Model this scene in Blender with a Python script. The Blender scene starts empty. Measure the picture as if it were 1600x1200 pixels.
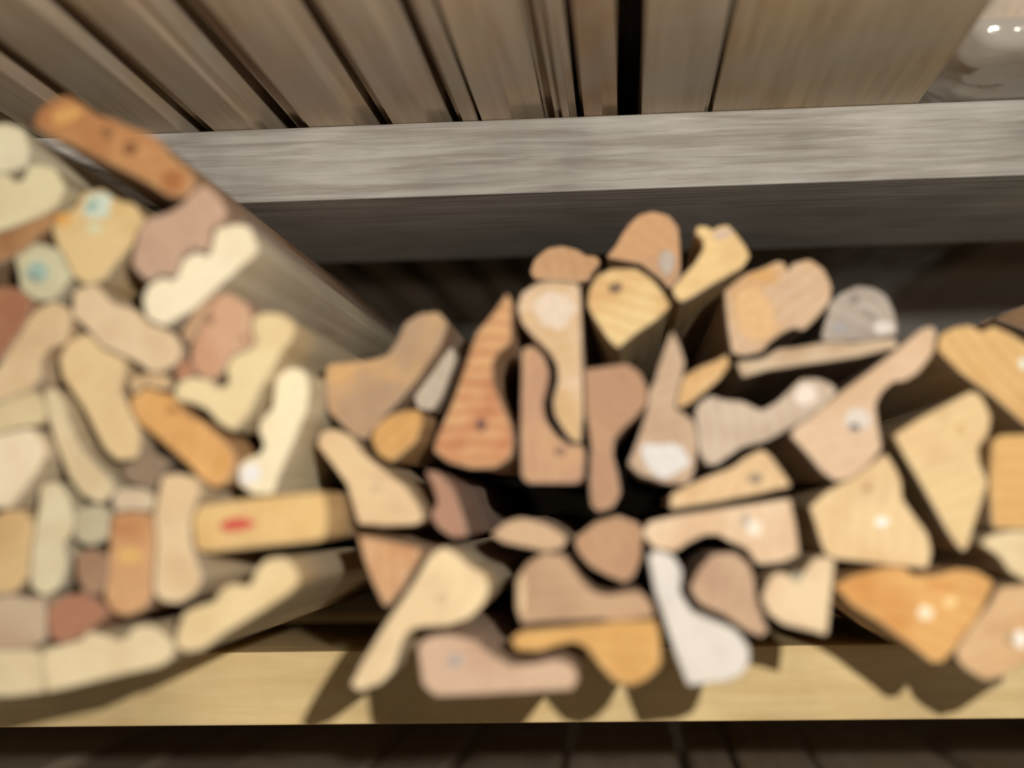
import bpy, bmesh, math, random
from mathutils import Vector, Matrix, noise
random.seed(7)
C = bpy.context.scene.collection
SC = bpy.context.scene

# ------------------------------------------------------------------ camera
EYE = 1.25                                  # eye height above the ground
F = 2289.0                                  # focal length in pixels of a 1600 wide frame
Yc = Vector((175, -190, F)).normalized()    # direction the timber runs, seen from the camera (right, up, ahead)
Xc = Vector((30800, 800, -F)); Xc = (Xc - Xc.dot(Yc) * Yc).normalized()
Zc = -(Xc.cross(Yc)).normalized()
if Zc.y < 0: Zc = -Zc
M = Matrix(((Xc.x, Xc.y, -Xc.z), (Yc.x, Yc.y, -Yc.z), (Zc.x, Zc.y, -Zc.z)))
cam_data = bpy.data.cameras.new('camera')
cam = bpy.data.objects.new('camera', cam_data)
C.objects.link(cam)
cam.matrix_world = Matrix.Translation((0, 0, EYE)) @ M.to_4x4()
cam_data.sensor_width = 36.0
cam_data.lens = 36.0 * F / 1600.0
cam_data.clip_start = 0.02
cam_data.dof.use_dof = True
cam_data.dof.focus_distance = 1.12
cam_data.dof.aperture_fstop = 1.75
SC.camera = cam

# ------------------------------------------------------------------ light and exposure
world = bpy.data.worlds.new('sky'); SC.world = world; world.use_nodes = True
bg = world.node_tree.nodes['Background']
bg.inputs[0].default_value = (1.0, 0.94, 0.86, 1); bg.inputs[1].default_value = 0.12
lamp_data = bpy.data.lights.new('hand_lamp', 'POINT'); lamp = bpy.data.objects.new('hand_lamp', lamp_data); C.objects.link(lamp)
lamp.location = (0.115, 0.0, EYE + 0.085)          # small lamp held beside the camera
lamp_data.energy = 37; lamp_data.shadow_soft_size = 0.014; lamp_data.color = (1.0, 0.94, 0.83)
SC.view_settings.view_transform = 'Standard'; SC.view_settings.look = 'None'
SC.view_settings.gamma = 1.0; SC.view_settings.use_curve_mapping = False
SC.view_settings.exposure = 0.0
SC.cycles.use_denoising = True

# ------------------------------------------------------------------ helpers
def P(u, v, d):
    """world point at depth d (metres ahead) seen at pixel u, v of a 1600 x 1200 frame"""
    c = Vector((u - 800, 600 - v, F))
    w = Vector((c.dot(Xc), c.dot(Yc), c.dot(Zc)))
    w *= d / w.y
    return Vector((w.x, w.y, w.z + EYE))

def lin(c, k=1.0):
    f = lambda x: x / 12.92 if x <= 0.04045 else ((x + 0.055) / 1.055) ** 2.4
    return tuple(min(1.0, f(x / 255.0) * k) for x in c)

def chaikin(pts, r=0.2):
    out = []
    n = len(pts)
    for i in range(n):
        a, b = pts[i], pts[(i + 1) % n]
        out.append((a[0] + (b[0] - a[0]) * r, a[1] + (b[1] - a[1]) * r))
        out.append((b[0] + (a[0] - b[0]) * r, b[1] + (a[1] - b[1]) * r))
    return out

def link(name, me, mats, parent=None, loc=None):
    o = bpy.data.objects.new(name, me); C.objects.link(o)
    for m in mats: me.materials.append(m)
    if parent: o.parent = parent
    if loc is not None: o.location = loc
    return o

def tag(o, label, cat, group=None, kind=None):
    o['label'] = label
    if cat: o['category'] = cat
    if group: o['group'] = group
    if kind: o['kind'] = kind
    return o

def prism(name, pts, length, inset=0.0007):
    """closed outline pts (x, z), front face at y = 0 running back to y = length, front arris eased;
    slot 0 = end faces, slot 1 = long faces"""
    area = sum(pts[i][0] * pts[(i + 1) % len(pts)][1] - pts[(i + 1) % len(pts)][0] * pts[i][1] for i in range(len(pts)))
    if area < 0: pts = pts[::-1]
    n = len(pts)
    ins = []
    for i in range(n):
        a, b, c = Vector(pts[i - 1]), Vector(pts[i]), Vector(pts[(i + 1) % n])
        t = (c - a)
        t = t.normalized() if t.length > 1e-9 else Vector((1, 0))
        ins.append((b.x - t.y * inset, b.y + t.x * inset))
    vs = [(x, 0, z) for x, z in ins] + [(x, inset, z) for x, z in pts] + [(x, length, z) for x, z in pts]
    fs = [list(range(n))]
    for k in (0, 1):
        for i in range(n):
            j = (i + 1) % n
            fs.append([k * n + j, k * n + i, (k + 1) * n + i, (k + 1) * n + j])
    fs.append([2 * n + i for i in reversed(range(n))])
    me = bpy.data.meshes.new(name); me.from_pydata(vs, [], fs)
    me.update()
    for p in me.polygons: p.material_index = 1
    me.polygons[0].material_index = 0
    me.polygons[len(fs) - 1].material_index = 0
    bm = bmesh.new(); bm.from_mesh(me); bmesh.ops.recalc_face_normals(bm, faces=bm.faces); bm.to_mesh(me); bm.free()
    return me

def box_mesh(name, x0, x1, y0, y1, z0, z1, bev=0.0015):
    bm = bmesh.new(); bmesh.ops.create_cube(bm, size=1)
    for v in bm.verts:
        v.co = Vector((x0 + (v.co.x + .5) * (x1 - x0), y0 + (v.co.y + .5) * (y1 - y0), z0 + (v.co.z + .5) * (z1 - z0)))
    if bev: bmesh.ops.bevel(bm, geom=bm.edges[:], offset=bev, segments=2, affect='EDGES', profile=0.5)
    me = bpy.data.meshes.new(name); bm.to_mesh(me); bm.free(); return me

# ------------------------------------------------------------------ materials
def nt(name):
    m = bpy.data.materials.new(name); m.use_nodes = True
    t = m.node_tree; b = t.nodes['Principled BSDF']
    N = lambda k: t.nodes.new(k)
    L = lambda a, c: t.links.new(a, c)
    return m, t, b, N, L

def mixc(N, L, fac, a, b, mode='MIX'):
    x = N('ShaderNodeMix'); x.data_type = 'RGBA'; x.blend_type = mode
    for s, val in ((x.inputs[0], fac), (x.inputs[6], a), (x.inputs[7], b)):
        if isinstance(val, bpy.types.NodeSocket): L(val, s)
        elif isinstance(val, (int, float)): s.default_value = val
        else: s.default_value = (*val[:3], 1)
    return x.outputs[2]

def rng(N, L, src, a, b, c, d):
    x = N('ShaderNodeMapRange'); L(src, x.inputs[0])
    for i, v in enumerate((a, b, c, d)): x.inputs[i + 1].default_value = v
    return x.outputs[0]

def make_end():
    """sawn end grain: growth rings about the stick's own axis, blotches of the second tone; colours come from each object"""
    m, t, b, N, L = nt('sawn_end_grain')
    tc = N('ShaderNodeTexCoord'); oi = N('ShaderNodeObjectInfo')
    tb = N('ShaderNodeAttribute'); tb.attribute_type = 'OBJECT'; tb.attribute_name = 'tone_b'
    rg = N('ShaderNodeAttribute'); rg.attribute_type = 'OBJECT'; rg.attribute_name = 'rings'
    off = N('ShaderNodeVectorMath'); off.operation = 'MULTIPLY_ADD'
    off.operation = 'ADD'; rc = N('ShaderNodeAttribute'); rc.attribute_type = 'OBJECT'; rc.attribute_name = 'ring_centre'; L(rc.outputs['Vector'], off.inputs[0]); off.inputs[1].default_value = (0, 0, 0)
    add = N('ShaderNodeVectorMath'); L(tc.outputs['Object'], add.inputs[0]); L(off.outputs[0], add.inputs[1])
    wv = N('ShaderNodeTexWave'); wv.wave_type = 'RINGS'; wv.rings_direction = 'Y'
    wv.inputs['Scale'].default_value = 36; wv.inputs['Distortion'].default_value = 4.0; wv.inputs['Detail'].default_value = 2
    wv.inputs['Detail Scale'].default_value = 0.6; L(add.outputs[0], wv.inputs['Vector'])
    n1 = N('ShaderNodeTexNoise'); n1.noise_dimensions = '4D'; n1.inputs['Scale'].default_value = 26; n1.inputs['Detail'].default_value = 2
    L(tc.outputs['Object'], n1.inputs['Vector']); L(oi.outputs['Random'], n1.inputs['W'])
    blot = rng(N, L, n1.outputs['Fac'], .46, .62, 0, 1)
    col = mixc(N, L, blot, oi.outputs['Color'], tb.outputs['Color'])
    wr = rng(N, L, wv.outputs['Fac'], .45, 1, 0, 1)
    mul = N('ShaderNodeMath'); mul.operation = 'MULTIPLY'; L(wr, mul.inputs[0]); L(rg.outputs['Fac'], mul.inputs[1])
    dk = mixc(N, L, 1.0, tb.outputs['Color'], (0.80, 0.66, 0.52), 'MULTIPLY')
    col = mixc(N, L, mul.outputs[0], col, dk)
    n4 = N('ShaderNodeTexNoise'); n4.noise_dimensions = '4D'; n4.inputs['Scale'].default_value = 48; n4.inputs['Detail'].default_value = 3
    wv2 = N('ShaderNodeMath'); wv2.operation = 'ADD'; L(oi.outputs['Random'], wv2.inputs[0]); wv2.inputs[1].default_value = 3.7
    L(tc.outputs['Object'], n4.inputs['Vector']); L(wv2.outputs[0], n4.inputs['W'])
    gl = mixc(N, L, 1.0, col, (.91, .88, .88), 'MULTIPLY')
    col = mixc(N, L, rng(N, L, n4.outputs['Fac'], .48, .66, 0, .8), col, gl)
    n2 = N('ShaderNodeTexNoise'); n2.inputs['Scale'].default_value = 420; n2.inputs['Detail'].default_value = 3
    L(tc.outputs['Object'], n2.inputs['Vector'])
    g = N('ShaderNodeCombineColor'); f = rng(N, L, n2.outputs['Fac'], .3, .7, .9, 1.08)
    for i in range(3): L(f, g.inputs[i])
    col = mixc(N, L, 1.0, col, g.outputs[0], 'MULTIPLY')
    L(col, b.inputs['Base Color']); b.inputs['Roughness'].default_value = .82; b.inputs['Specular IOR Level'].default_value = .25
    bp = N('ShaderNodeBump'); bp.inputs['Strength'].default_value = .25; bp.inputs['Distance'].default_value = .0006
    L(n2.outputs['Fac'], bp.inputs['Height']); L(bp.outputs[0], b.inputs['Normal'])
    return m

def make_long():
    """long grain along the stick (local Y), tinted by the object's own colour, mixed with grey in random patches"""
    m, t, b, N, L = nt('planed_long_grain')
    tc = N('ShaderNodeTexCoord'); oi = N('ShaderNodeObjectInfo')
    mp = N('ShaderNodeMapping'); mp.inputs['Scale'].default_value = (130, 5, 130); L(tc.outputs['Object'], mp.inputs[0])
    n = N('ShaderNodeTexNoise'); n.inputs['Scale'].default_value = 1; n.inputs['Detail'].default_value = 4; n.inputs['Distortion'].default_value = .4
    L(mp.outputs[0], n.inputs['Vector'])
    dk = mixc(N, L, 1.0, oi.outputs['Color'], (.72, .66, .6), 'MULTIPLY')
    col = mixc(N, L, rng(N, L, n.outputs['Fac'], .35, .7, 0, 1), oi.outputs['Color'], dk)
    n3 = N('ShaderNodeTexNoise'); n3.inputs['Scale'].default_value = 7; n3.inputs['Detail'].default_value = 2
    L(tc.outputs['Object'], n3.inputs['Vector'])
    col = mixc(N, L, rng(N, L, n3.outputs['Fac'], .35, .65, 0, .55), col, (.50, .46, .41))
    L(col, b.inputs['Base Color']); b.inputs['Roughness'].default_value = .7; b.inputs['Specular IOR Level'].default_value = .3
    bp = N('ShaderNodeBump'); bp.inputs['Strength'].default_value = .2; bp.inputs['Distance'].default_value = .0008
    L(n.outputs['Fac'], bp.inputs['Height']); L(bp.outputs[0], b.inputs['Normal'])
    return m

def make_plank(name, c1, c2, axis='X', contrast=1.0, scale=60):
    m, t, b, N, L = nt(name)
    tc = N('ShaderNodeTexCoord'); mp = N('ShaderNodeMapping')
    mp.inputs['Scale'].default_value = (4, scale, scale) if axis == 'X' else (scale, 4, scale)
    L(tc.outputs['Object'], mp.inputs[0])
    n = N('ShaderNodeTexNoise'); n.inputs['Scale'].default_value = 2.2; n.inputs['Detail'].default_value = 6; n.inputs['Roughness'].default_value = .62
    n.inputs['Distortion'].default_value = .5; L(mp.outputs[0], n.inputs['Vector'])
    n2 = N('ShaderNodeTexNoise'); n2.inputs['Scale'].default_value = 9; n2.inputs['Detail'].default_value = 4; L(tc.outputs['Object'], n2.inputs['Vector'])
    col = mixc(N, L, rng(N, L, n.outputs['Fac'], .5 - .16 / contrast, .5 + .16 / contrast, 0, 1), c1, c2)
    g = N('ShaderNodeCombineColor'); f = rng(N, L, n2.outputs['Fac'], .3, .7, .8, 1.2)
    for i in range(3): L(f, g.inputs[i])
    col = mixc(N, L, 1.0, col, g.outputs[0], 'MULTIPLY')
    L(col, b.inputs['Base Color']); b.inputs['Roughness'].default_value = .85; b.inputs['Specular IOR Level'].default_value = .2
    bp = N('ShaderNodeBump'); bp.inputs['Strength'].default_value = .35; bp.inputs['Distance'].default_value = .0015
    L(n.outputs['Fac'], bp.inputs['Height']); L(bp.outputs[0], b.inputs['Normal'])
    return m

def make_mark():
    """flat colour of a mark (paint, ink, knot, painted shade), taken from the object, faintly uneven"""
    m, t, b, N, L = nt('mark_pigment')
    oi = N('ShaderNodeObjectInfo'); tc = N('ShaderNodeTexCoord')
    n = N('ShaderNodeTexNoise'); n.inputs['Scale'].default_value = 300; L(tc.outputs['Object'], n.inputs['Vector'])
    g = N('ShaderNodeCombineColor'); f = rng(N, L, n.outputs['Fac'], .3, .7, .85, 1.1)
    for i in range(3): L(f, g.inputs[i])
    L(mixc(N, L, 1.0, oi.outputs['Color'], g.outputs[0], 'MULTIPLY'), b.inputs['Base Color']); b.inputs['Roughness'].default_value = .6
    return m

END, LONG, MARK = make_end(), make_long(), make_mark()
GREY = make_plank('weathered_grey_plank', lin((158, 152, 145)), lin((190, 187, 182)), 'X', 1.25, 75)
PINE = make_plank('yellow_pine_plank', lin((222, 192, 138)), lin((236, 212, 162)), 'X', .7, 30)
SHADE_WOOD = make_plank('shade_dark_boards', lin((60, 52, 44)), lin((84, 74, 62)), 'Y')  # dark tone stands in for deep shade in board gaps and behind shelves
def simple(name, c, rough=.9, sc=12, amp=.15):
    m, t, b, N, L = nt(name)
    tc = N('ShaderNodeTexCoord'); n = N('ShaderNodeTexNoise'); n.inputs['Scale'].default_value = sc; n.inputs['Detail'].default_value = 6
    L(tc.outputs['Object'], n.inputs['Vector'])
    g = N('ShaderNodeCombineColor'); f = rng(N, L, n.outputs['Fac'], .3, .7, 1 - amp, 1 + amp)
    for i in range(3): L(f, g.inputs[i])
    L(mixc(N, L, 1.0, c, g.outputs[0], 'MULTIPLY'), b.inputs['Base Color']); b.inputs['Roughness'].default_value = rough
    return m

# ------------------------------------------------------------------ setting: yard ground, added back wall, the rack
D1 = 1.10                                            # front edge of both shelf planks
UP_TOP, UP_BOT = P(800, 186, D1).z, P(800, 302, D1).z
LO_TOP, LO_BOT = P(800, 1014, D1).z, P(800, 1130, D1).z
PLK_BACK = 1.385
LOW_Z = EYE - 0.25                                   # top of the boards on the bottom tier
XL, XR = -1.2, 1.2

ground = link('ground', box_mesh('ground', -6, 6, -5, 4.5, -0.1, 0, 0), [simple('yard_concrete', lin((168, 160, 148)), .9, 3)])
tag(ground, 'pale concrete yard ground under the rack', None, kind='structure')
bw = link('shade_wall', box_mesh('shade_wall', -3, 3, 2.9, 3.0, 0, 2.6, 0), [SHADE_WOOD])  # unseen wall, added so the back of the shelves stays dark
tag(bw, 'added unseen wall that darkens the void behind the rack', None, kind='structure')

rack = bpy.data.objects.new('timber_rack', None); C.objects.link(rack); rack.location = (0, 1.2, 0)
tag(rack, 'open timber rack with a grey upper shelf plank and yellow lower shelf plank', 'rack')
def rack_part(name, x0, x1, y0, y1, z0, z1, mat, label=None):
    o = link(name, box_mesh(name, x0, x1, y0, y1, z0, z1), [mat], rack, (0, -1.2, 0))
    if label: o['label'] = label
    return o
rack_part('shelf_plank', XL, XR, D1, PLK_BACK, UP_BOT, UP_TOP, GREY, 'weathered grey plank carrying the upper boards')
rack_part('shelf_plank', XL, XR, D1, PLK_BACK, LO_BOT, LO_TOP, PINE, 'yellow pine plank under the heap of offcuts')
rack_part('shelf_plank', XL, XR, 2.42, 2.68, UP_BOT, UP_TOP, GREY)
rack_part('shelf_plank', XL, XR, 1.52, 1.75, LO_BOT, LO_TOP, PINE)
BOT_TOP = LOW_Z - 0.028
rack_part('shelf_plank', XL, XR, D1, PLK_BACK, BOT_TOP - .05, BOT_TOP, GREY)
rack_part('shelf_plank', XL, XR, 2.0, 2.25, BOT_TOP - .05, BOT_TOP, GREY)
for sx in (XL - .06, XR):
    for sy in (D1 + .04, 2.50):
        rack_part('upright', sx, sx + .06, sy, sy + .09, 0, 1.95, GREY)
rack_part('gap_shade_panel', XL - .06, .205, .86, 2.7, UP_TOP + .058, UP_TOP + .076, SHADE_WOOD)  # added above the boards to block the sky and darken their gaps
rack_part('gap_shade_panel', .44, XR + .06, .86, 2.7, UP_TOP + .058, UP_TOP + .076, SHADE_WOOD)  # right half of the added light blocker

# ------------------------------------------------------------------ boards lying on the upper shelf, seen from below
def stick(name, pts, d, length, colA, colB, rings, label, cat, group):
    """pts in world x, z; one solid length of timber"""
    cx = sum(p[0] for p in pts) / len(pts); cz = sum(p[1] for p in pts) / len(pts)
    me = prism(name, [(x - cx, z - cz) for x, z in pts], length)
    o = link(name, me, [END, LONG], None, (cx, d, cz))
    o.color = (*colA, 1); o['tone_b'] = list(colB); o['rings'] = float(rings) * (.55 if rings > .9 else .5)
    an = random.uniform(0, 2 * math.pi)
    o['ring_centre'] = [.14 * math.cos(an), 0.0, .14 * math.sin(an)]
    return tag(o, label, cat, group)

UG = 'boards lying on the upper shelf'
# u0, u1 along the plank's top edge, steps (from, to, recess in mm), colour, lift, label
UPPER = [
    (-108, 28, [(.75, 1, 7)], (172, 150, 126), 'brown board above the cream offcuts at the left edge of the photo'),
    (36, 146, [(0, .25, 8)], (168, 142, 114), 'tan board with a dark joint whose end vanishes behind the brown lying offcut'),
    (164, 283, [(0, .22, 7), (.22, .3, 3)], (166, 146, 122), 'broad tan board meeting the shelf plank just above the brown lying offcut'),
    (301, 411, [(0, .3, 7), (.86, 1, 3)], (170, 150, 126), 'tan board with a grey step left of the widest dark gap'),
    (450, 576, [(0, .2, 6), (.2, .26, 2), (.82, 1, 8)], (174, 154, 130), 'light stepped board just right of the widest dark gap'),
    (590, 697, [(0, .22, 8), (.72, 1, 5)], (168, 150, 128), 'stepped grey board third from the open dark slot'),
    (714, 745, [(0, .3, 3)], (164, 146, 124), 'narrow pale strip between two thin dark gaps'),
    (753, 846, [(.5, 1, 6)], (172, 152, 128), 'half rebated tan board right of the narrow pale strip'),
    (848, 900, [(0, .35, 9), (.35, .6, 3), (.8, 1, 6)], (160, 140, 116), 'twin grooved narrow moulding beside the shaded brown board'),
    (906, 965, [(0, .12, 9), (.6, 1, 4)], (150, 120, 86), 'shaded orange brown board bordering the open dark slot'),
    (1003, 1108, [(.93, 1, 2)], (160, 144, 122), 'flat grey brown board right of the open dark slot'),
    (1114, 1436, [], (166, 146, 116), 'widest flat board of the upper shelf beside the plastic wrapped bundle'),
    (1880, 2320, [(.4, .43, 9)], (160, 140, 118), 'dark board over the gap behind the grey half round offcut'),
]
for i, (u0, u1, steps, col, lab) in enumerate(UPPER):
    x0, x1 = P(u0, 190, D1).x, P(u1, 190, D1).x
    w = x1 - x0; th = .044 + .004 * (i % 3)
    prof = []
    cuts = sorted(set([0, 1] + [s for st in steps for s in st[:2]]))
    for a, b2 in zip(cuts, cuts[1:]):
        rec = sum(st[2] for st in steps if st[0] <= a and b2 <= st[1]) * .0016
        prof += [(x0 + a * w, UP_TOP + .0004 + rec), (x0 + b2 * w, UP_TOP + .0004 + rec)]
    pts = []
    for p in prof:
        if not pts or (abs(p[0] - pts[-1][0]) + abs(p[1] - pts[-1][1])) > 1e-6: pts.append(p)
    pts += [(x1, UP_TOP + th), (x0, UP_TOP + th)]
    c = lin(col, 1.45)
    stick('shelf_board', pts, .74 + .02 * math.sin(i * 2.1), 1.9, c, lin([k * .85 for k in col], 1.45), .5, lab, 'board', UG)
# plastic wrapped bundle at the right end of the upper shelf
def wrapped_bundle():
    root = bpy.data.objects.new('wrapped_bundle', None); C.objects.link(root)
    x0, x1, yf, yb = .2330, .415, .975, 2.3
    root.location = ((x0 + x1) / 2, yf, UP_TOP)
    tag(root, 'clear plastic wrapped timber bundle at the right end of the upper shelf', 'bundle')
    cx = (x0 + x1) / 2
    cols = [(236, 172, 88), (206, 178, 130), (188, 150, 100), (200, 178, 140)]
    k = 0
    for zz in (.027, .066):
        for xx in (-.078, .004):
            w, h = .074, .030
            me = prism('timber', [(xx, zz), (xx + w, zz), (xx + w, zz + h), (xx, zz + h)], 1.3)
            o = link('timber', me, [END, LONG], root, (0, .015 + .006 * k, 0))
            o.color = (*lin(cols[k]), 1); o['tone_b'] = list(lin([c * .8 for c in cols[k]])); o['rings'] = .6
            k += 1
    m, t, b, N, L = nt('clear_plastic_film')
    tc = N('ShaderNodeTexCoord'); n = N('ShaderNodeTexNoise'); n.inputs['Scale'].default_value = 14; n.inputs['Detail'].default_value = 1.5; n.inputs['Distortion'].default_value = .3
    L(tc.outputs['Object'], n.inputs['Vector'])
    bp = N('ShaderNodeBump'); bp.inputs['Strength'].default_value = .8; bp.inputs['Distance'].default_value = .02
    L(n.outputs['Fac'], bp.inputs['Height']); L(bp.outputs[0], b.inputs['Normal'])
    b.inputs['Base Color'].default_value = (*lin((214, 212, 204)), 1); b.inputs['Roughness'].default_value = .12
    b.inputs['Alpha'].default_value = .52
    # film: rounded rings along Y, gathered over the front end
    hx, hz, zc = (x1 - x0) / 2, .062, .062
    nseg = 48
    rings = []
    ys = [(-.012, .02), (-.012, .25), (-.010, .5), (-.006, .75), (0, .92), (.012, 1.0)] + [(.012 + .05 * j, 1.0) for j in range(1, 27)]
    vs, fs = [], []
    for r, (y, s) in enumerate(ys):
        for q in range(nseg):
            a = 2 * math.pi * q / nseg
            ca, sa = math.cos(a), math.sin(a)
            e = .42
            x = hx * math.copysign(abs(ca) ** e, ca) * s; z = hz * math.copysign(abs(sa) ** e, sa) * s
            v = Vector((x, y, z + zc))
            nn = noise.noise(Vector((x * 24 + 3, y * 14, z * 30))) * .010 + noise.noise(Vector((x * 60, y * 40, z * 60 + 9))) * .005
            dirn = Vector((x, 0, z)).normalized() if s > .8 else Vector((0, -1, 0))
            if s > .8 and x < 0: nn = max(-.004, min(nn, .003))
            v += dirn * nn
            v.z = max(v.z, .0012)
            vs.append(v)
    nr = len(ys)
    for r in range(nr - 1):
        for q in range(nseg):
            fs.append([r * nseg + q, r * nseg + (q + 1) % nseg, (r + 1) * nseg + (q + 1) % nseg, (r + 1) * nseg + q])
    fs.append(list(reversed(range(nseg)))); fs.append([(nr - 1) * nseg + q for q in range(nseg)])
    me = bpy.data.meshes.new('plastic_wrap'); me.from_pydata([tuple(v) for v in vs], [], fs); me.update()
    for p in me.polygons: p.use_smooth = True
    o = link('plastic_wrap', me, [m], root)
    o['label'] = 'crinkled glossy clear plastic film'
wrapped_bundle()

# boards on the bottom tier, seen in shade below the yellow plank (edges where they cross the lower edge of the photo)
LOWLAB = ['shaded bottom tier board past the lower left corner of the photo', 'bottom tier board filling the lower left corner of the photo',
    'narrow bottom tier board beside the lower left corner board', 'shaded bottom tier board under the middle of the left bundle',
    'broad shaded bottom tier board under the plain left stretch of the yellow plank', 'shaded bottom tier board under the long slanting cream offcut',
    'shaded bottom tier board under the low pink offcut', 'shaded bottom tier board under the orange bracket offcut',
    'narrow bottom tier strip under the white painted offcut', 'shaded bottom tier board under the light round nosed offcut',
    'widest lit bottom tier board below the bright orange heart shaped offcut', 'shaded bottom tier board in the lower right corner of the photo',
    'shaded bottom tier board past the lower right corner of the photo']
LOWG = 'boards lying on the bottom tier'
LOWER = [(-330, -160), (-150, 60), (72, 190), (204, 330), (342, 560), (575, 690), (702, 868), (880, 1068), (1083, 1150), (1162, 1284), (1304, 1518), (1540, 1720), (1735, 1960)]
for i, (u0, u1) in enumerate(LOWER):
    d = .25 * F / 410
    x0, x1 = P(u0, 1200, d).x, P(u1, 1200, d).x
    h = .006 * math.sin(i * 1.7)
    pts = [(x0, BOT_TOP + .0004), (x1, BOT_TOP + .0004), (x1, LOW_Z + h - .004), (x1 - .004, LOW_Z + h), (x0 + .004, LOW_Z + h), (x0, LOW_Z + h - .004)]
    c = [(150, 132, 110), (166, 150, 128), (140, 122, 100)][i % 3]
    stick('shelf_board', pts, 1.0 + .02 * math.cos(i * 2.3), 1.3, lin(c, 1.5), lin([k * .8 for k in c], 1.5), .5,
          LOWLAB[i], 'board', LOWG)

# ------------------------------------------------------------------ the offcuts
#BEGIN_DATA
LB = 'offcuts piled in the left bundle'
CB = 'offcuts piled in the middle heap'
# key: (label, group, depth, colour, second colour, rings, outline px)
S = {}
def A(key, label, d, ca, cb, rings, *pts): S[key] = dict(label=label, group=LB if key[0] == 'L' else CB, d=d, ca=ca, cb=cb, rings=rings, pts=list(pts), marks=[])
def K(key, kind, u, v, ru, rv, col, rot=0): S[key]['marks'].append((kind, u, v, ru, rv, col, rot))

A('C1', 'brown elbow shaped offcut with an upright rounded arm left of the striped wedge', .86, (182,150,120), (212,168,112), .3,
  (506.4,594.1),(512.0,568.0),(540.0,566.0),(560.0,564.0),(580.0,562.0),(605.0,555.0),(622.0,530.0),(632.0,505.0),(655.0,490.0),(685.0,487.0),(700.0,505.0),(695.0,522.0),(688.9,539.4),(671.0,564.3),(654.0,589.3),(639.1,607.2),(625.0,625.0),(605.0,645.0),(590.0,662.0),(575.0,686.0),(555.5,682.9),(540.0,670.0),(525.0,655.0),(512.0,642.0),(510.3,627.0),(508.8,610.1))
A('C2', 'pale grey sliver tucked between the brown elbow offcut and the striped wedge', .90, (200,186,168), (188,172,152), .2,
  (706.0,540.0),(712.0,560.0),(701.0,590.0),(690.0,620.0),(675.0,642.0),(652.0,638.0),(646.2,620.2),(661.0,600.7),(676.0,580.7),(690.0,560.0))
A('C3', 'small orange offcut under the brown elbow shaped offcut', .85, (218,168,98), (205,150,82), .5,
  (584,668),(607,649),(632,642),(655,640),(660,662),(650,690),(630,707),(612,722),(592,712),(580,690))
A('C4', 'tall wedge with red brown stripes and a dark knot', .86, (216,166,114), (196,122,84), .92,
  (799,470),(798,502),(798,535),(778,550),(768,570),(770,600),(778,618),(785,635),(798,665),(802,690),(797,715),(775,730),(755,731),(735,732),(718,727),(700,722),(678,705),(680,690),(688,672),(695,655),(704,635),(712,615),(720,592),(728,570),(736,545),(745,520),(758,505),(770,490),(781,474),(792,458))
K('C4', 'knot', 752, 664, 9, 11, (110, 62, 52))
A('C5', 'tall pale offcut with a round scroll head right of the striped wedge', .87, (224,194,162), (214,178,130), .3,
  (808,480),(815,458),(835,445),(852,439),(870,439),(905,443),(907,470),(907,493),(908,517),(908,540),(909,567),(911,593),(912,620),(912,644),(909,667),(908,690),(895,690),(880,672),(866,648),(864,625),(872,595),(870,570),(857,548),(837,530),(815,505))
K('C5', 'paint_patch', 866, 486, 36, 34, (222, 202, 182))
A('C6', 'pinkish brown offcut nested into the hollow of the tall scroll offcut', .86, (194,150,120), (204,160,120), .4,
  (816,545),(833,540),(850,557),(857,580),(854,600),(846,630),(851,655),(870,682),(891,697),(909,694),(914,710),(912,729),(911,748),(900,755),(875,755),(850,755),(825,755),(815,745),(814,718),(813,690),(813,667),(814,643),(814,620),(815,595),(815,570))
K('C6', 'knot', 875, 705, 8, 8, (130, 92, 76))
A('C7', 'mushroom shaped pink brown offcut with a narrow foot', .86, (184,142,112), (196,154,118), .5,
  (912,577),(932,575),(950,572),(980,568),(1000,582),(1011,605),(1011,630),(995,650),(975,668),(960,685),(957,710),(965,740),(970,770),(958,793),(935,800),(924,790),(922,770),(921,750),(922,725),(924,700),(920,670),(914,640),(914,609))
A('C8', 'bright yellow square offcut standing on its corner with a dark knot', .89, (236,206,146), (224,182,122), .7,
  (920,455),(932,432),(955,420),(975,420),(995,420),(1020,437),(1038,460),(1048,478),(1025,500),(1010,510),(995,520),(980,532),(965,545),(950,530),(940,515),(930,500),(918,478))
K('C8', 'knot', 962, 450, 11, 9, (112, 82, 56), 20)
A('C9', 'topmost round headed tan offcut with side shade painted grey on its foot', .92, (212,164,118), (196,158,124), .3,
  (947,402),(962,384),(972,366),(983,350),(998,336),(1020,330),(1045,336),(1060,355),(1062,378),(1063,400),(1063,432),(1046,452),(1030,434),(1015,423),(1000,412),(974,407))
K('C9', 'paint_patch', 1042, 411, 16, 21, (184, 170, 158))  # grey side shading painted onto the end face
A('C10', 'low humped tan offcut at the top left of the middle heap', .93, (208,164,120), (196,150,106), .3,
  (828,425),(835,405),(855,388),(878,384),(902,390),(915,399),(932,400),(938,410),(926,424),(920,438),(900,441),(880,438),(857,437),(835,436))
A('C11', 'yellow arm shaped offcut with a small pink head at the top of the heap', .90, (238,204,142), (226,188,132), .3,
  (1050,450),(1065,433),(1085,412),(1100,388),(1098,374),(1086,364),(1090,353),(1106,354),(1112,360),(1122,354),(1138,351),(1152,368),(1165,385),(1172,400),(1160,418),(1140,429),(1120,440),(1100,452),(1080,465),(1064,472),(1054,464))
K('C11', 'paint_spot', 1128, 366, 17, 9, (208, 180, 158), 20)
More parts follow.
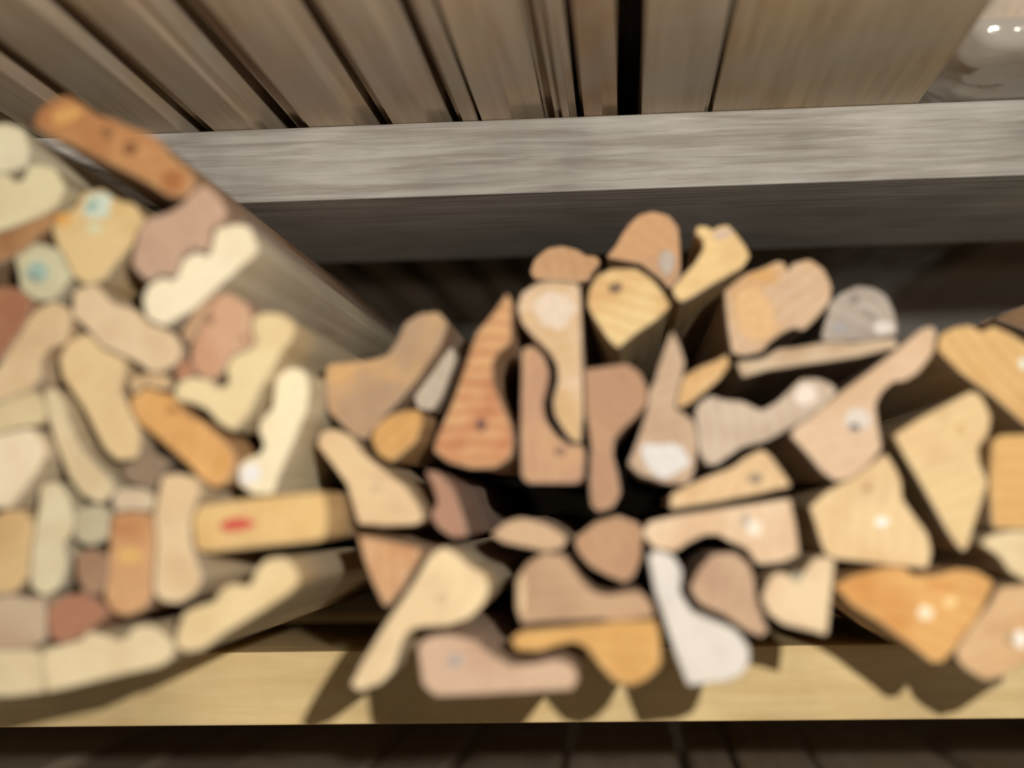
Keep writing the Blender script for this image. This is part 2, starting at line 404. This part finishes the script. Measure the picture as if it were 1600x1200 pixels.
A('C12', 'large light offcut with a notched round head and an orange heart', .89, (214,182,150), (216,166,100), .4,
  (1132,455),(1148,442),(1165,428),(1190,420),(1215,408),(1226,411),(1231,424),(1238,412),(1265,405),(1287,420),(1300,447),(1297,471),(1276,497),(1256,516),(1240,512),(1222,520),(1203,534),(1190,550),(1160,556),(1144,552),(1140,531),(1137,510),(1134,482))
K('C12', 'heartwood', 1180, 492, 33, 44, (216, 174, 120), 5)
A('C13', 'long flat pale strip carrying the grey half round offcut', .88, (208,184,154), (188,152,118), .3,
  (1150,566),(1171,563),(1192,560),(1216,545),(1233,544),(1250,542),(1280,536),(1305,534),(1330,536),(1352,533),(1375,530),(1398,529),(1405,542),(1372,550),(1340,558),(1317,561),(1293,565),(1270,568),(1247,571),(1223,575),(1200,578),(1180,584),(1160,590))
A('C14', 'grey painted half round offcut standing at the upper right', .89, (188,176,164), (170,158,150), .6,
  (1285,520),(1292,495),(1297,473),(1315,458),(1340,447),(1365,450),(1385,462),(1396,485),(1402,508),(1401,523),(1371,529),(1340,533),(1313,533),(1285,533))
K('C14', 'knot', 1335, 468, 8, 7, (128, 118, 108)); K('C14', 'paint_spot', 1382, 512, 16, 10, (218, 210, 202)); K('C14', 'knot', 1360, 492, 14, 4, (138, 128, 122), -35)
K('C14', 'paint_spot', 1312, 512, 12, 8, (158, 154, 158))
A('C15', 'sharp pointed upright offcut with a white painted base', .86, (200,170,142), (190,158,130), .3,
  (1050,516),(1062,540),(1070,566),(1066,589),(1059,613),(1055,639),(1072,648),(1086,662),(1091,690),(1088,712),(1085,735),(1076,757),(1058,756),(1040,755),(1020,748),(1000,742),(981,725),(988,708),(995,690),(1002,670),(1008,650),(1012,632),(1013,614),(1023,595),(1028,575),(1034,558),(1040,540))
K('C15', 'paint_patch', 1036, 718, 42, 29, (214, 210, 208), -10)
A('C16', 'orange tan wedge leaning beside the sharp pointed offcut', .87, (222,182,126), (210,164,104), .4,
  (1057,639),(1061,612),(1068,588),(1094,573),(1120,563),(1136,554),(1140,570),(1125,592),(1100,613),(1078,630))
A('C17', 'pale grey streaked offcut with a white knob at its upper right end', .865, (208,188,168), (192,170,150), .5,
  (1232,612),(1252,592),(1280,592),(1302,602),(1308,614),(1286,635),(1271,646),(1257,657),(1228,672),(1200,688),(1180,693),(1160,698),(1140,712),(1120,726),(1104,726),(1093,706),(1091,680),(1086,650),(1090,632),(1110,618),(1130,625),(1160,627),(1190,642),(1215,628))
K('C17', 'paint_spot', 1258, 616, 18, 17, (230, 214, 202))
A('C18', 'low triangular light offcut with a dark knot below the grey streaked offcut', .855, (226,192,146), (214,168,108), .4,
  (1047,796),(1048,772),(1077,758),(1105,745),(1125,738),(1145,730),(1166,714),(1190,702),(1204,712),(1223,738),(1237,760),(1208,766),(1180,773),(1157,777),(1133,782),(1110,786),(1078,791))
K('C18', 'knot', 1180, 747, 12, 9, (140, 118, 98))
A('C19', 'flat pale offcut with a hollow cut into its underside', .85, (230,202,168), (222,186,150), .3,
  (1003,832),(1015,815),(1038,810),(1060,805),(1090,801),(1120,796),(1150,792),(1178,788),(1207,783),(1235,779),(1238,797),(1242,815),(1246,840),(1249,866),(1225,878),(1204,880),(1184,882),(1166,856),(1140,846),(1122,835),(1100,836),(1075,848),(1055,862),(1038,859),(1020,856))
K('C19', 'paint_spot', 1178, 825, 13, 14, (236, 222, 204)); K('C19', 'pencil_mark', 1165, 813, 6, 10, (170, 158, 150))
A('C20', 'pinkish brown offcut nested under the flat pale hollowed offcut', .845, (198,164,134), (186,150,122), .3,
  (1077,920),(1092,890),(1113,866),(1132,865),(1150,864),(1172,884),(1178,905),(1181,935),(1190,962),(1200,985),(1190,995),(1165,985),(1148,972),(1130,960),(1111,952),(1092,943))
A('C21', 'light offcut with a round nose and an upright right arm', .84, (232,206,166), (224,192,156), .2,
  (1190,935),(1200,907),(1215,894),(1236,899),(1246,910),(1258,892),(1275,870),(1305,872),(1302,896),(1300,920),(1297,944),(1295,969),(1292,993),(1268,986),(1246,981),(1225,976),(1202,960))
K('C21', 'pencil_mark', 1245, 903, 7, 9, (164, 160, 138))
A('C23', 'white painted offcut with a narrow neck and a rounded foot', .83, (222,214,206), (208,204,202), .1,
  (1012,868),(1028,859),(1052,868),(1066,892),(1062,925),(1072,941),(1082,957),(1101,964),(1120,972),(1150,985),(1170,1010),(1172,1032),(1160,1055),(1135,1065),(1105,1068),(1075,1072),(1068,1054),(1060,1035),(1050,1005),(1040,975),(1032,950),(1023,925),(1018,896))
A('C24', 'light yellow house shaped offcut with a white spot and a small knot', .85, (234,204,154), (226,190,140), .3,
  (1265,792),(1278,780),(1292,768),(1311,758),(1330,748),(1347,736),(1364,724),(1384,708),(1397,727),(1408,750),(1410,780),(1420,794),(1430,808),(1450,835),(1456,862),(1450,888),(1425,886),(1400,884),(1375,881),(1350,878),(1330,876),(1310,874),(1290,866),(1280,840),(1272,812))
K('C24', 'knot', 1355, 763, 8, 6, (176, 142, 100)); K('C24', 'staple', 1377, 815, 11, 8, (250, 246, 240))
A('C25', 'long offcut with a slanted arm reaching up to the right and a grey inked spot', .865, (222,190,158), (214,178,142), .2,
  (1234,680),(1245,665),(1261,656),(1280,641),(1299,625),(1318,610),(1340,594),(1362,578),(1387,558),(1412,538),(1426,526),(1440,514),(1457,510),(1464,520),(1458,552),(1446,568),(1434,583),(1414,595),(1396,596),(1378,612),(1368,632),(1371,660),(1376,688),(1378,700),(1361,723),(1343,737),(1324,750),(1305,752),(1283,736),(1272,722),(1260,708),(1247,694))
K('C25', 'paint_spot', 1340, 655, 22, 17, (214, 202, 192)); K('C25', 'pencil_mark', 1335, 668, 10, 7, (164, 152, 152))
A('C26', 'large pale leaf shaped offcut pointing down with a knobbly right edge', .86, (232,202,148), (226,190,140), .35,
  (1396,680),(1418,666),(1440,652),(1465,639),(1490,626),(1518,611),(1533,618),(1541,634),(1549,650),(1544,680),(1528,698),(1531,725),(1544,752),(1534,785),(1524,815),(1518,834),(1513,853),(1505,862),(1492,848),(1478,826),(1465,803),(1451,778),(1437,753),(1426,734),(1414,714),(1405,697))
K('C26', 'knot', 1500, 672, 8, 10, (206, 170, 112))
A('C27', 'large golden offcut with a scalloped top at the right edge of the photo', .88, (226,184,120), (216,168,100), .6,
  (1464,545),(1470,522),(1490,512),(1515,508),(1535,518),(1552,509),(1577,520),(1598,533),(1619,547),(1640,560),(1642,594),(1645,627),(1648,660),(1650,694),(1625,678),(1600,662),(1575,640),(1550,618),(1525,600),(1500,582),(1482,564))
K('C27', 'staple', 1598, 568, 6, 9, (236, 242, 230))
A('C28', 'square orange offcut at the right edge of the photo', .86, (224,178,108), (212,164,94), .5,
  (1550,690),(1562,680),(1588,679),(1614,678),(1640,677),(1640,707),(1640,736),(1640,766),(1640,795),(1640,825),(1620,826),(1600,827),(1576,826),(1551,826),(1548,793),(1546,760),(1547,737),(1549,713))
A('C29', 'pale rounded offcut under the square orange one', .855, (230,208,164), (222,194,146), .2,
  (1532,850),(1547,836),(1580,829),(1610,829),(1640,835),(1640,860),(1640,885),(1640,910),(1620,911),(1600,906),(1577,893),(1562,870),(1547,860))
A('C30', 'bright orange heart shaped offcut with two white staples', .85, (228,174,100), (214,150,74), .5,
  (1302,915),(1332,901),(1354,895),(1375,889),(1394,886),(1414,887),(1426,899),(1446,899),(1465,899),(1495,889),(1525,892),(1553,909),(1540,940),(1530,961),(1517,979),(1505,995),(1494,1012),(1474,1034),(1456,1035),(1440,1022),(1425,1010),(1400,992),(1375,973),(1352,959),(1330,945),(1318,931))
K('C30', 'staple', 1445, 958, 13, 12, (248, 228, 194)); K('C30', 'staple', 1484, 940, 13, 8, (244, 212, 148)); K('C30', 'heartwood', 1470, 915, 24, 7, (206, 142, 66), 0)
A('C31', 'tan offcut with a pale lower rim at the lower right corner of the heap', .85, (220,180,132), (212,166,114), .3,
  (1495,1014),(1505,999),(1515,984),(1530,964),(1547,945),(1563,917),(1589,916),(1614,912),(1640,915),(1640,947),(1640,978),(1640,1010),(1620,1022),(1600,1035),(1585,1046),(1570,1056),(1540,1064),(1525,1055),(1510,1046),(1496,1032))
K('C31', 'staple', 1594, 999, 10, 14, (250, 242, 232)); K('C31', 'knot', 1577, 997, 6, 12, (176, 148, 112))
A('C32', 'small tan half moon offcut below the black hollow', .845, (208,174,138), (198,160,126), .3,
  (767,836),(787,817),(812,809),(845,816),(872,828),(886,842),(878,858),(850,862),(832,857),(815,854),(787,848))
A('C33', 'rounded pyramid shaped brown offcut in the centre of the heap', .85, (194,154,118), (184,140,108), .3,
  (897,842),(914,829),(930,816),(948,811),(965,806),(981,812),(997,818),(1006,832),(1002,857),(1002,870),(996,886),(990,902),(975,910),(950,900),(922,885),(902,862))
A('C34', 'wide brown offcut with a round hollow in its top and a pale left edge', .835, (196,160,126), (184,148,116), .3,
  (806,905),(824,879),(850,864),(880,868),(893,885),(906,905),(926,925),(950,931),(975,926),(998,924),(1016,940),(1023,963),(992,967),(960,969),(933,967),(907,969),(880,970),(847,972),(814,974),(806,950),(806,928))
K('C34', 'paint_patch', 816, 930, 6, 34, (218, 190, 146), 0)
A('C35', 'orange bracket shaped offcut hanging over the yellow plank', .825, (222,172,98), (210,158,84), .4,
  (797,1000),(812,987),(835,985),(857,983),(880,981),(907,978),(933,976),(960,971),(993,970),(1026,970),(1032,1000),(1032,1020),(1032,1040),(1010,1062),(985,1072),(960,1065),(937,1040),(927,1026),(917,1012),(897,1003),(872,1008),(842,1018),(824,1017),(807,1016))
A('C36', 'low pink offcut with a grey smudge at the bottom of the heap', .82, (210,176,148), (200,162,134), .2,
  (652,1010),(665,997),(682,994),(700,992),(720,996),(740,1000),(765,1022),(780,1031),(795,1040),(812,1039),(830,1038),(850,1034),(870,1030),(896,1042),(904,1060),(894,1078),(867,1079),(840,1080),(813,1082),(787,1083),(760,1085),(733,1086),(707,1087),(680,1088),(660,1070),(656,1040))
K('C36', 'pencil_mark', 712, 1032, 14, 11, (172, 158, 152))
A('C37', 'long cream offcut slanting down to the yellow plank', .825, (240,214,168), (232,204,160), .2,
  (547,1070),(556,1054),(564,1037),(577,1016),(589,996),(602,975),(615,956),(629,936),(642,917),(657,892),(672,867),(692,854),(712,864),(732,884),(758,897),(765,920),(755,945),(735,965),(718,972),(700,978),(676,979),(652,980),(637,988),(625,1012),(620,1030),(615,1048),(595,1068),(578,1074),(562,1081))
K('C37', 'knot', 690, 935, 9, 10, (206, 180, 142))
A('C38', 'tan triangular offcut left of the long slanting cream one', .835, (218,176,134), (206,150,100), .6,
  (559,837),(577,840),(595,844),(626,851),(658,858),(653,877),(640,898),(628,920),(616,934),(605,948),(598,943),(590,926),(582,910),(576,892),(569,875),(564,856))
A('C39', 'light club shaped offcut slanting right of the stamped board', .845, (230,200,154), (224,190,150), .2,
  (495.0,695.0),(502.0,675.0),(522.0,670.0),(547.3,680.9),(559.0,699.0),(573.0,714.0),(589.0,726.0),(605.0,739.0),(620.0,750.0),(635.0,762.0),(645.0,776.0),(655.0,790.0),(662.0,812.0),(650.0,820.0),(625.0,821.0),(600.0,822.0),(580.0,820.0),(560.0,819.0),(552.0,790.0),(547.0,774.0),(542.0,757.0),(531.0,742.0),(520.0,727.0),(508.0,711.0))
K('C39', 'pencil_mark', 588, 762, 8, 5, (204, 180, 146))
A('C40', 'curved pinkish brown offcut behind the club shaped one', .855, (178,134,110), (190,146,122), .3,
  (664,735),(685,738),(708,762),(714,778),(720,795),(726,816),(731,838),(706,840),(684,825),(672,805),(684,785),(676,760))
A('C41', 'dark brown board end just under the upper shelf at the right edge of the photo', .985, (140,108,76), (124,94,66), .3,
  (1530,508),(1548,499),(1565,490),(1588,482),(1610,474),(1635,472),(1660,470),(1660,493),(1660,517),(1660,540),(1630,528),(1600,515),(1575,506),(1552,498))

A('L1', 'brown offcut with two ringed knots lying on top of the left bundle', .80, (196,142,86), (176,116,66), .4,
  (52.0,195.0),(60.0,172.0),(82.0,155.0),(105.0,149.0),(130.0,163.0),(150.0,180.0),(178.0,186.0),(200.0,198.0),(228.0,206.0),(252.0,222.0),(268.0,245.0),(283.0,256.0),(298.0,268.0),(303.8,287.7),(286.0,307.8),(262.0,306.0),(238.0,290.0),(222.0,281.0),(205.0,272.0),(182.0,261.0),(160.0,250.0),(136.0,238.0),(112.0,225.0),(94.0,218.0),(75.0,210.0))
K('L1', 'knot', 203, 232, 13, 11, (132, 86, 48), 20); K('L1', 'knot', 168, 208, 9, 9, (140, 100, 62)); K('L1', 'heartwood', 270, 282, 20, 17, (164, 104, 56), 30); K('L1', 'heartwood', 105, 180, 26, 14, (212, 158, 92), 20)
A('L2', 'pinkish offcut behind the white scalloped one on the left bundle', .805, (196,160,136), (186,148,124), .3,
  (232.0,340.0),(262.0,332.0),(285.0,318.0),(303.6,297.8),(318.0,287.0),(340.0,304.0),(356.0,330.0),(348.0,346.0),(328.9,355.4),(323.7,387.3),(318.2,393.6),(302.0,386.0),(282.0,398.7),(271.9,428.9),(266.2,431.6),(249.8,426.8),(228.3,438.8),(205.0,415.0),(210.0,385.0),(215.0,360.0))
A('L3', 'white scalloped offcut at the upper right of the left bundle', .80, (242,228,196), (236,220,186), .1,
  (387.0,408.0),(368.0,424.0),(350.0,440.0),(326.2,461.1),(303.3,483.0),(275.0,499.0),(255.0,510.0),(229.0,498.0),(222.0,470.0),(229.0,447.0),(252.6,433.3),(270.0,437.0),(278.2,430.0),(285.9,406.4),(305.3,393.4),(325.0,400.0),(330.3,388.5),(336.6,356.7),(370.0,349.0),(390.0,354.0),(398.0,373.0),(405.0,392.0))
A('L4', 'cream rounded offcut at the upper left edge of the photo', .80, (234,224,190), (228,216,180), .1,
  (-40,200),(-15,196),(10,192),(35,200),(46,230),(41,259),(10,269),(-16,268),(-40,260),(-40,230))
A('L5', 'broad cream offcut below the rounded one at the upper left edge', .805, (226,212,170), (220,204,160), .1,
  (-40,276),(-15,270),(11,270),(22,286),(36,280),(43,259),(60,256),(85,262),(102,290),(95,315),(80,328),(61,338),(44,345),(26,352),(5,359),(-17,367),(-40,368),(-40,337),(-40,307))
A('L6', 'orange brown strip slanting at the left edge above the blue marked offcuts', .815, (182,134,84), (160,112,70), .4,
  (-40,384),(-19,370),(5,361),(28,353),(52,344),(74,333),(92,328),(92,340),(79,355),(59,369),(42,387),(25,399),(3,409),(-19,419),(-40,430),(-40,407))
A('L7', 'yellowish offcut with a pale blue painted corner on the left bundle', .80, (224,194,138), (216,182,122), .2,
  (80,356),(96,338),(118,322),(130,302),(158,294),(183,312),(210,318),(227,345),(220,373),(204,384),(194,396),(176,418),(164,436),(135,446),(114,432),(106,414),(98,396),(90,388))
K('L7', 'paint_patch', 152, 322, 26, 24, (206, 216, 200)); K('L7', 'paint_spot', 144, 322, 12, 7, (150, 176, 164), 40); K('L7', 'heartwood', 100, 342, 12, 10, (224, 166, 88)); K('L7', 'paint_spot', 148, 357, 14, 7, (212, 214, 180))
A('L8', 'small offcut with a teal blue paint dab left of the yellowish one', .805, (208,202,166), (200,190,150), .1,
  (22,402),(38,392),(55,379),(88,387),(99,403),(112,432),(100,450),(81,470),(55,470),(32,452),(28,426))
K('L8', 'paint_patch', 58, 424, 20, 18, (160, 184, 172)); K('L8', 'paint_spot', 54, 434, 13, 6, (136, 152, 142), -25)
A('L9', 'pale oblong offcut slanting below the white scalloped one', .80, (226,198,160), (218,188,148), .1,
  (114,456),(131,447),(151,444),(164,461),(178,474),(206,481),(221,493),(235,506),(254,512),(272,522),(285,546),(275,570),(251,581),(233,581),(216,567),(196,558),(177,549),(158,541),(139,517),(127,505),(112,495),(114,475))
A('L10', 'rust brown offcut at the left edge of the left bundle', .81, (176,126,90), (164,108,76), .3,
  (-40,444),(-10,446),(20,448),(37,455),(50,472),(41,501),(32,518),(22,533),(3,560),(-20,568),(-40,580),(-40,553),(-40,526),(-40,498),(-40,471))
A('L11', 'long pale offcut slanting up beside the rust brown one', .80, (222,192,150), (214,182,136), .1,
  (-40,612),(-23,595),(-7,577),(7,558),(20,538),(33,519),(43,499),(58,482),(84,469),(111,485),(110,510),(103,535),(75,545),(62,568),(64,588),(49,608),(20,619),(-10,633),(-40,645))
A('L12', 'wavy edged straw coloured offcut in the middle of the left bundle', .80, (226,196,146), (220,186,132), .1,
  (114,529),(139,520),(159,544),(176,552),(195,560),(195,585),(188,610),(202,639),(215,664),(220,690),(213,717),(182,720),(162,700),(147,670),(132,640),(122,625),(112,610),(97,590),(92,560),(100,543))
A('L13', 'narrow pale strip curving beside the wavy edged offcut', .80, (220,200,160), (212,188,146), .1,
  (68,610),(84,605),(98,625),(103,642),(108,660),(116,678),(123,695),(136,710),(148,725),(170,745),(180,768),(156,788),(127,773),(117,759),(107,745),(100,725),(92,705),(84,682),(77,660),(71,635))
A('L14', 'cream rounded offcut at the left edge beside the narrow curving strip', .80, (238,218,184), (230,208,172), .1,
  (-40,690),(-13,681),(15,674),(49,668),(68,690),(70,715),(54,742),(35,768),(13,795),(-15,792),(-40,795),(-40,769),(-40,742),(-40,716))
A('L15', 'pale greyish upright offcut low in the left bundle', .80, (222,208,172), (214,196,158), .1,
  (62,758),(88,752),(108,777),(115,810),(113,832),(100,848),(102,868),(104,888),(94,918),(70,933),(47,918),(47,894),(49,870),(52,844),(55,819),(61,789))
A('L16', 'orange offcut slanting across the middle of the left bundle', .80, (226,172,102), (214,156,84), .3,
  (204.0,640.0),(203.0,622.0),(230.0,605.0),(249.0,613.0),(271.0,617.0),(288.0,647.0),(318.0,660.0),(343.0,682.0),(360.0,700.0),(367.0,716.0),(364.5,730.0),(356.0,753.0),(335.0,763.0),(311.8,746.1),(300.0,732.0),(287.0,720.0),(264.0,700.0),(242.0,680.0),(216.0,661.0))
K('L16', 'knot', 271, 640, 9, 7, (176, 128, 72))
A('L18', 'cream toothed offcut with a white painted foot at the right of the left bundle', .80, (240,226,190), (234,216,178), .1,
  (431.4,588.6),(450.0,574.0),(468.0,576.0),(479.0,583.0),(484.2,612.0),(480.9,626.9),(478.0,645.0),(471.0,662.0),(464.0,680.0),(454.0,702.0),(444.0,725.0),(434.0,746.0),(428.0,772.0),(395.0,773.0),(372.0,756.0),(372.4,728.2),(387.0,715.0),(406.0,710.0),(413.0,695.0),(403.0,672.0),(408.0,655.0),(425.0,639.0),(427.0,620.0))
K('L18', 'paint_patch', 392, 742, 19, 19, (232, 230, 232))
A('L19', 'cream toothed offcut above the orange slanting one', .80, (232,210,162), (224,198,146), .1,
  (271.0,610.0),(281.0,595.0),(300.0,588.0),(327.0,593.0),(342.0,608.0),(358.0,598.0),(352.0,573.0),(364.0,555.0),(387.0,547.0),(399.0,536.0),(393.0,515.0),(394.0,497.0),(412.0,488.0),(440.0,490.0),(462.0,505.0),(456.0,530.0),(438.0,552.0),(423.7,580.1),(413.0,598.0),(402.0,615.0),(395.0,632.0),(388.0,648.0),(376.0,661.0),(365.0,674.0),(342.0,662.0),(324.0,640.0),(302.0,630.0),(276.0,625.0))
A('L20', 'pink tan offcut behind the cream toothed one on the left bundle', .81, (210,166,132), (200,150,116), .3,
  (323,490),(338,462),(360,458),(386,474),(392,490),(391,515),(396,532),(387,545),(362,553),(354,567),(346,584),(330,594),(308,584),(297,560),(302,529),(313,510))
K('L20', 'knot', 328, 500, 7, 7, (140, 102, 74)); K('L20', 'knot', 380, 528, 6, 6, (156, 122, 94))
A('L21', 'yellow board end with a red stamp on the right of the left bundle', .80, (226,188,124), (216,174,108), .2,
  (299,810),(312,790),(350,784),(400,777),(500,768),(508,774),(511,800),(509,836),(500,845),(400,855),(330,863),(306,861))
K('L21', 'red_stamp', 370, 820, 27, 10, (200, 70, 60), 7)
A('L22', 'light bottle shaped offcut left of the red stamped board', .80, (230,204,162), (222,190,146), .1,
  (253.0,742.0),(280.0,740.0),(304.8,746.9),(312.5,768.0),(304.5,789.0),(297.0,812.0),(297.0,831.0),(298.0,849.0),(308.0,880.0),(316.0,905.0),(304.0,928.0),(280.0,943.0),(252.0,940.0),(240.0,926.0),(240.0,907.0),(241.0,890.0),(242.0,870.0),(244.0,850.0),(243.0,830.0),(240.0,810.0),(242.0,792.0),(246.0,775.0))
A('L23', 'orange pink offcut beside the light bottle shaped one', .805, (212,162,112), (198,142,92), .3,
  (177,804),(205,798),(237,803),(240,822),(242,840),(241,860),(240,880),(238,905),(238,931),(225,953),(197,963),(176,956),(162,933),(165,911),(169,890),(168,870),(172,850),(171,827))
K('L23', 'heartwood', 198, 826, 22, 11, (186, 130, 82)); K('L23', 'heartwood', 202, 868, 18, 14, (220, 176, 108))
A('L24', 'reddish brown offcut above the bottom row of the left bundle', .805, (182,126,94), (168,114,88), .2,
  (77,945),(100,932),(129,925),(150,938),(173,955),(152,975),(132,992),(103,1006),(80,1000),(73,970))
A('L25', 'dull brown offcut in the lower left bundle beside the orange pink one', .815, (172,136,106), (158,120,92), .2,
  (117,868),(140,856),(166,870),(167,892),(163,911),(156,928),(133,928),(120,905),(118,886))
A('L26', 'greyish pink offcut at the lower left edge of the bundle', .805, (200,176,148), (190,160,132), .1,
  (-40,942),(-11,933),(20,929),(40,936),(64,932),(72,960),(71,981),(69,1003),(40,1013),(13,1014),(-14,1014),(-40,1010),(-40,987),(-40,965))
A('L27', 'golden offcut at the left edge under the cream rounded one', .81, (218,184,130), (204,166,112), .2,
  (-40,818),(-15,810),(8,797),(36,796),(53,819),(50,840),(48,860),(45,880),(45,901),(22,927),(-10,930),(-40,930),(-40,902),(-40,874),(-40,846))
A('L28', 'cream scalloped offcut in the bottom row of the left bundle', .80, (232,212,170), (226,202,158), .1,
  (64,1022),(76,1012),(99,1007),(123,1001),(139,987),(162,992),(185,1002),(197,995),(210,979),(237,977),(257,990),(273,1009),(268,1030),(250,1041),(225,1047),(200,1052),(175,1058),(142,1066),(110,1074),(91,1078),(72,1082),(68,1052))
A('L29', 'cream offcut with a bumpy top at the lower right of the left bundle', .80, (232,206,156), (224,196,142), .1,
  (275,990),(281,974),(287,957),(307,947),(335,940),(344,922),(360,912),(390,917),(402,887),(417,873),(445,870),(463,890),(468,910),(450,928),(425,944),(400,960),(375,975),(350,990),(334,1002),(317,1015),(290,1020),(274,1010))
A('L30', 'cream offcut at the bottom left corner of the bundle', .80, (228,208,168), (220,198,156), .1,
  (-40,1018),(-10,1016),(20,1016),(38,1014),(62,1020),(66,1051),(68,1082),(44,1085),(20,1088),(-10,1089),(-40,1090),(-40,1066),(-40,1042))
A('L31', 'small pale offcut between the curving strip and the bottle shaped one', .81, (214,194,164), (204,180,150), .1,
  (173.0,775.0),(192.0,762.0),(221.7,762.2),(244.0,776.0),(239.0,799.0),(205.0,796.0),(180.0,801.0))
A('L32', 'pale straw offcut at the left edge above the cream rounded one', .81, (220,200,156), (210,186,138), .1,
  (-40,652),(-12,636),(17,621),(50,610),(65,620),(73,650),(62,664),(30,669),(7,674),(-16,680),(-40,684))
A('L33', 'dull grey green offcut beside the pale upright one', .815, (196,184,154), (184,170,138), .1,
  (117,799),(150,787),(173,799),(170,820),(169,842),(140,854),(116,842),(116,821))
A('L34', 'rusty little offcut wedged above the cream toothed one', .815, (190,134,102), (176,118,86), .2,
  (272,585),(282,559),(297,565),(306,584),(292,589),(278,595))
A('L36', 'small tan offcut between the wavy edged and orange ones', .815, (210,180,136), (200,166,120), .1,
  (198,593),(228,582),(245,583),(262,586),(270,608),(240,607),(227,602),(208,617))
A('L37', 'grey brown offcut deep in the gap below the wavy edged one', .83, (150,128,104), (138,114,92), .2,
  (188.0,730.0),(216.0,718.0),(230.0,700.0),(246.0,712.0),(270.0,722.0),(252.0,738.0),(243.3,765.1),(224.0,760.0),(196.0,752.0))
A('L38', 'tan offcut seen deep under the white scalloped one', .84, (196,156,118), (180,140,104), .3,
  (282.0,520.0),(291.0,505.0),(300.9,490.8),(315.8,476.9),(330.7,463.0),(336.0,462.0),(322.0,488.0),(311.0,509.0),(300.0,530.0),(292.0,540.0))
#END_DATA
MARKLAB = {('L21', 'red_stamp'): 'faded red stamped mark', ('L7', 'paint_patch'): 'pale blue paint', ('L8', 'paint_patch'): 'teal blue paint',
    ('C15', 'paint_patch'): 'white paint', ('L18', 'paint_patch'): 'white paint', ('C24', 'staple'): 'shiny white staple'}
RINGC = {'C4': [.01, 0, .2], 'C8': [.05, 0, .16], 'C27': [-.14, 0, -.12], 'C30': [.04, 0, .15], 'C28': [0, 0, .2]}
DEPTH = {'C1': 0.865, 'C2': 0.89, 'C3': 0.85, 'C4': 0.86, 'C5': 0.87, 'C6': 0.86, 'C7': 0.86, 'C8': 0.89, 'C9': 0.92, 'C10': 0.93, 'C11': 0.9, 'C12': 0.89, 'C13': 0.88, 'C14': 0.89, 'C15': 0.86, 'C16': 0.87, 'C17': 0.865, 'C18': 0.855, 'C19': 0.85, 'C20': 0.845, 'C21': 0.84, 'C23': 0.83, 'C24': 0.86, 'C25': 0.865, 'C26': 0.86, 'C27': 0.88, 'C28': 0.86, 'C29': 0.855, 'C30': 0.85, 'C31': 0.85, 'C32': 0.845, 'C33': 0.85, 'C34': 0.835, 'C35': 0.825, 'C36': 0.82, 'C37': 0.825, 'C38': 0.835, 'C39': 0.85, 'C40': 0.855, 'C41': 0.985, 'L1': 0.795, 'L2': 0.8, 'L3': 0.805, 'L4': 0.815, 'L5': 0.815, 'L6': 0.815, 'L7': 0.81, 'L8': 0.81, 'L9': 0.81, 'L10': 0.81, 'L11': 0.81, 'L12': 0.815, 'L13': 0.81, 'L14': 0.8, 'L15': 0.81, 'L16': 0.81, 'L18': 0.82, 'L19': 0.805, 'L20': 0.81, 'L21': 0.8, 'L22': 0.8, 'L23': 0.805, 'L24': 0.805, 'L25': 0.805, 'L26': 0.805, 'L27': 0.81, 'L28': 0.8, 'L29': 0.8, 'L30': 0.8, 'L31': 0.81, 'L32': 0.81, 'L33': 0.81, 'L34': 0.81, 'L36': 0.815, 'L37': 0.82, 'L38': 0.81}

def wood(c, g):
    l = lin(c, g); m = sum(l) / 3
    return tuple(x * .91 + m * .09 for x in l)

for key, s in S.items():
    g = .93 if key[0] == 'L' else .89
    d = DEPTH.get(key, s['d'])
    pts = [P(u, v, d) for u, v in chaikin(s['pts'], .13)]
    pts = [(p.x, p.z) for p in pts]
    ln = (.62 if key[0] == 'L' else .78) + random.uniform(-.06, .12)
    o = stick('moulding_offcut', pts, d, ln, wood(s['ca'], g), wood(s['cb'], g), s['rings'], s['label'], 'offcut', s['group'])
    if key in RINGC: o['ring_centre'] = RINGC[key]
    for kind, u, v, ru, rv, col, rot in s['marks']:
        n = 14
        a0 = math.radians(-rot)
        out = []
        for i in range(n):
            a = 2 * math.pi * i / n
            w = 1 + (random.uniform(-.14, .14) if kind != 'paint_patch' else random.uniform(-.3, .08))
            x, y = ru * w * math.cos(a), rv * w * math.sin(a)
            out.append((u + x * math.cos(a0) - y * math.sin(a0), v + x * math.sin(a0) + y * math.cos(a0)))
        q = [P(a, b, d) for a, b in chaikin(chaikin(out, .25), .25)]
        off = .0006 if kind == 'paint_spot' or kind == 'pencil_mark' else .0004
        if kind == 'staple': off = .0015
        me = prism(kind, [(p.x - o.location.x, p.z - o.location.z) for p in q], off + .002, .0002)
        c = link(kind, me, [MARK, MARK], o, (0, -off, 0))
        c.color = (*lin(col, g), 1)
        if (key, kind) in MARKLAB: c['label'] = MARKLAB[key, kind]
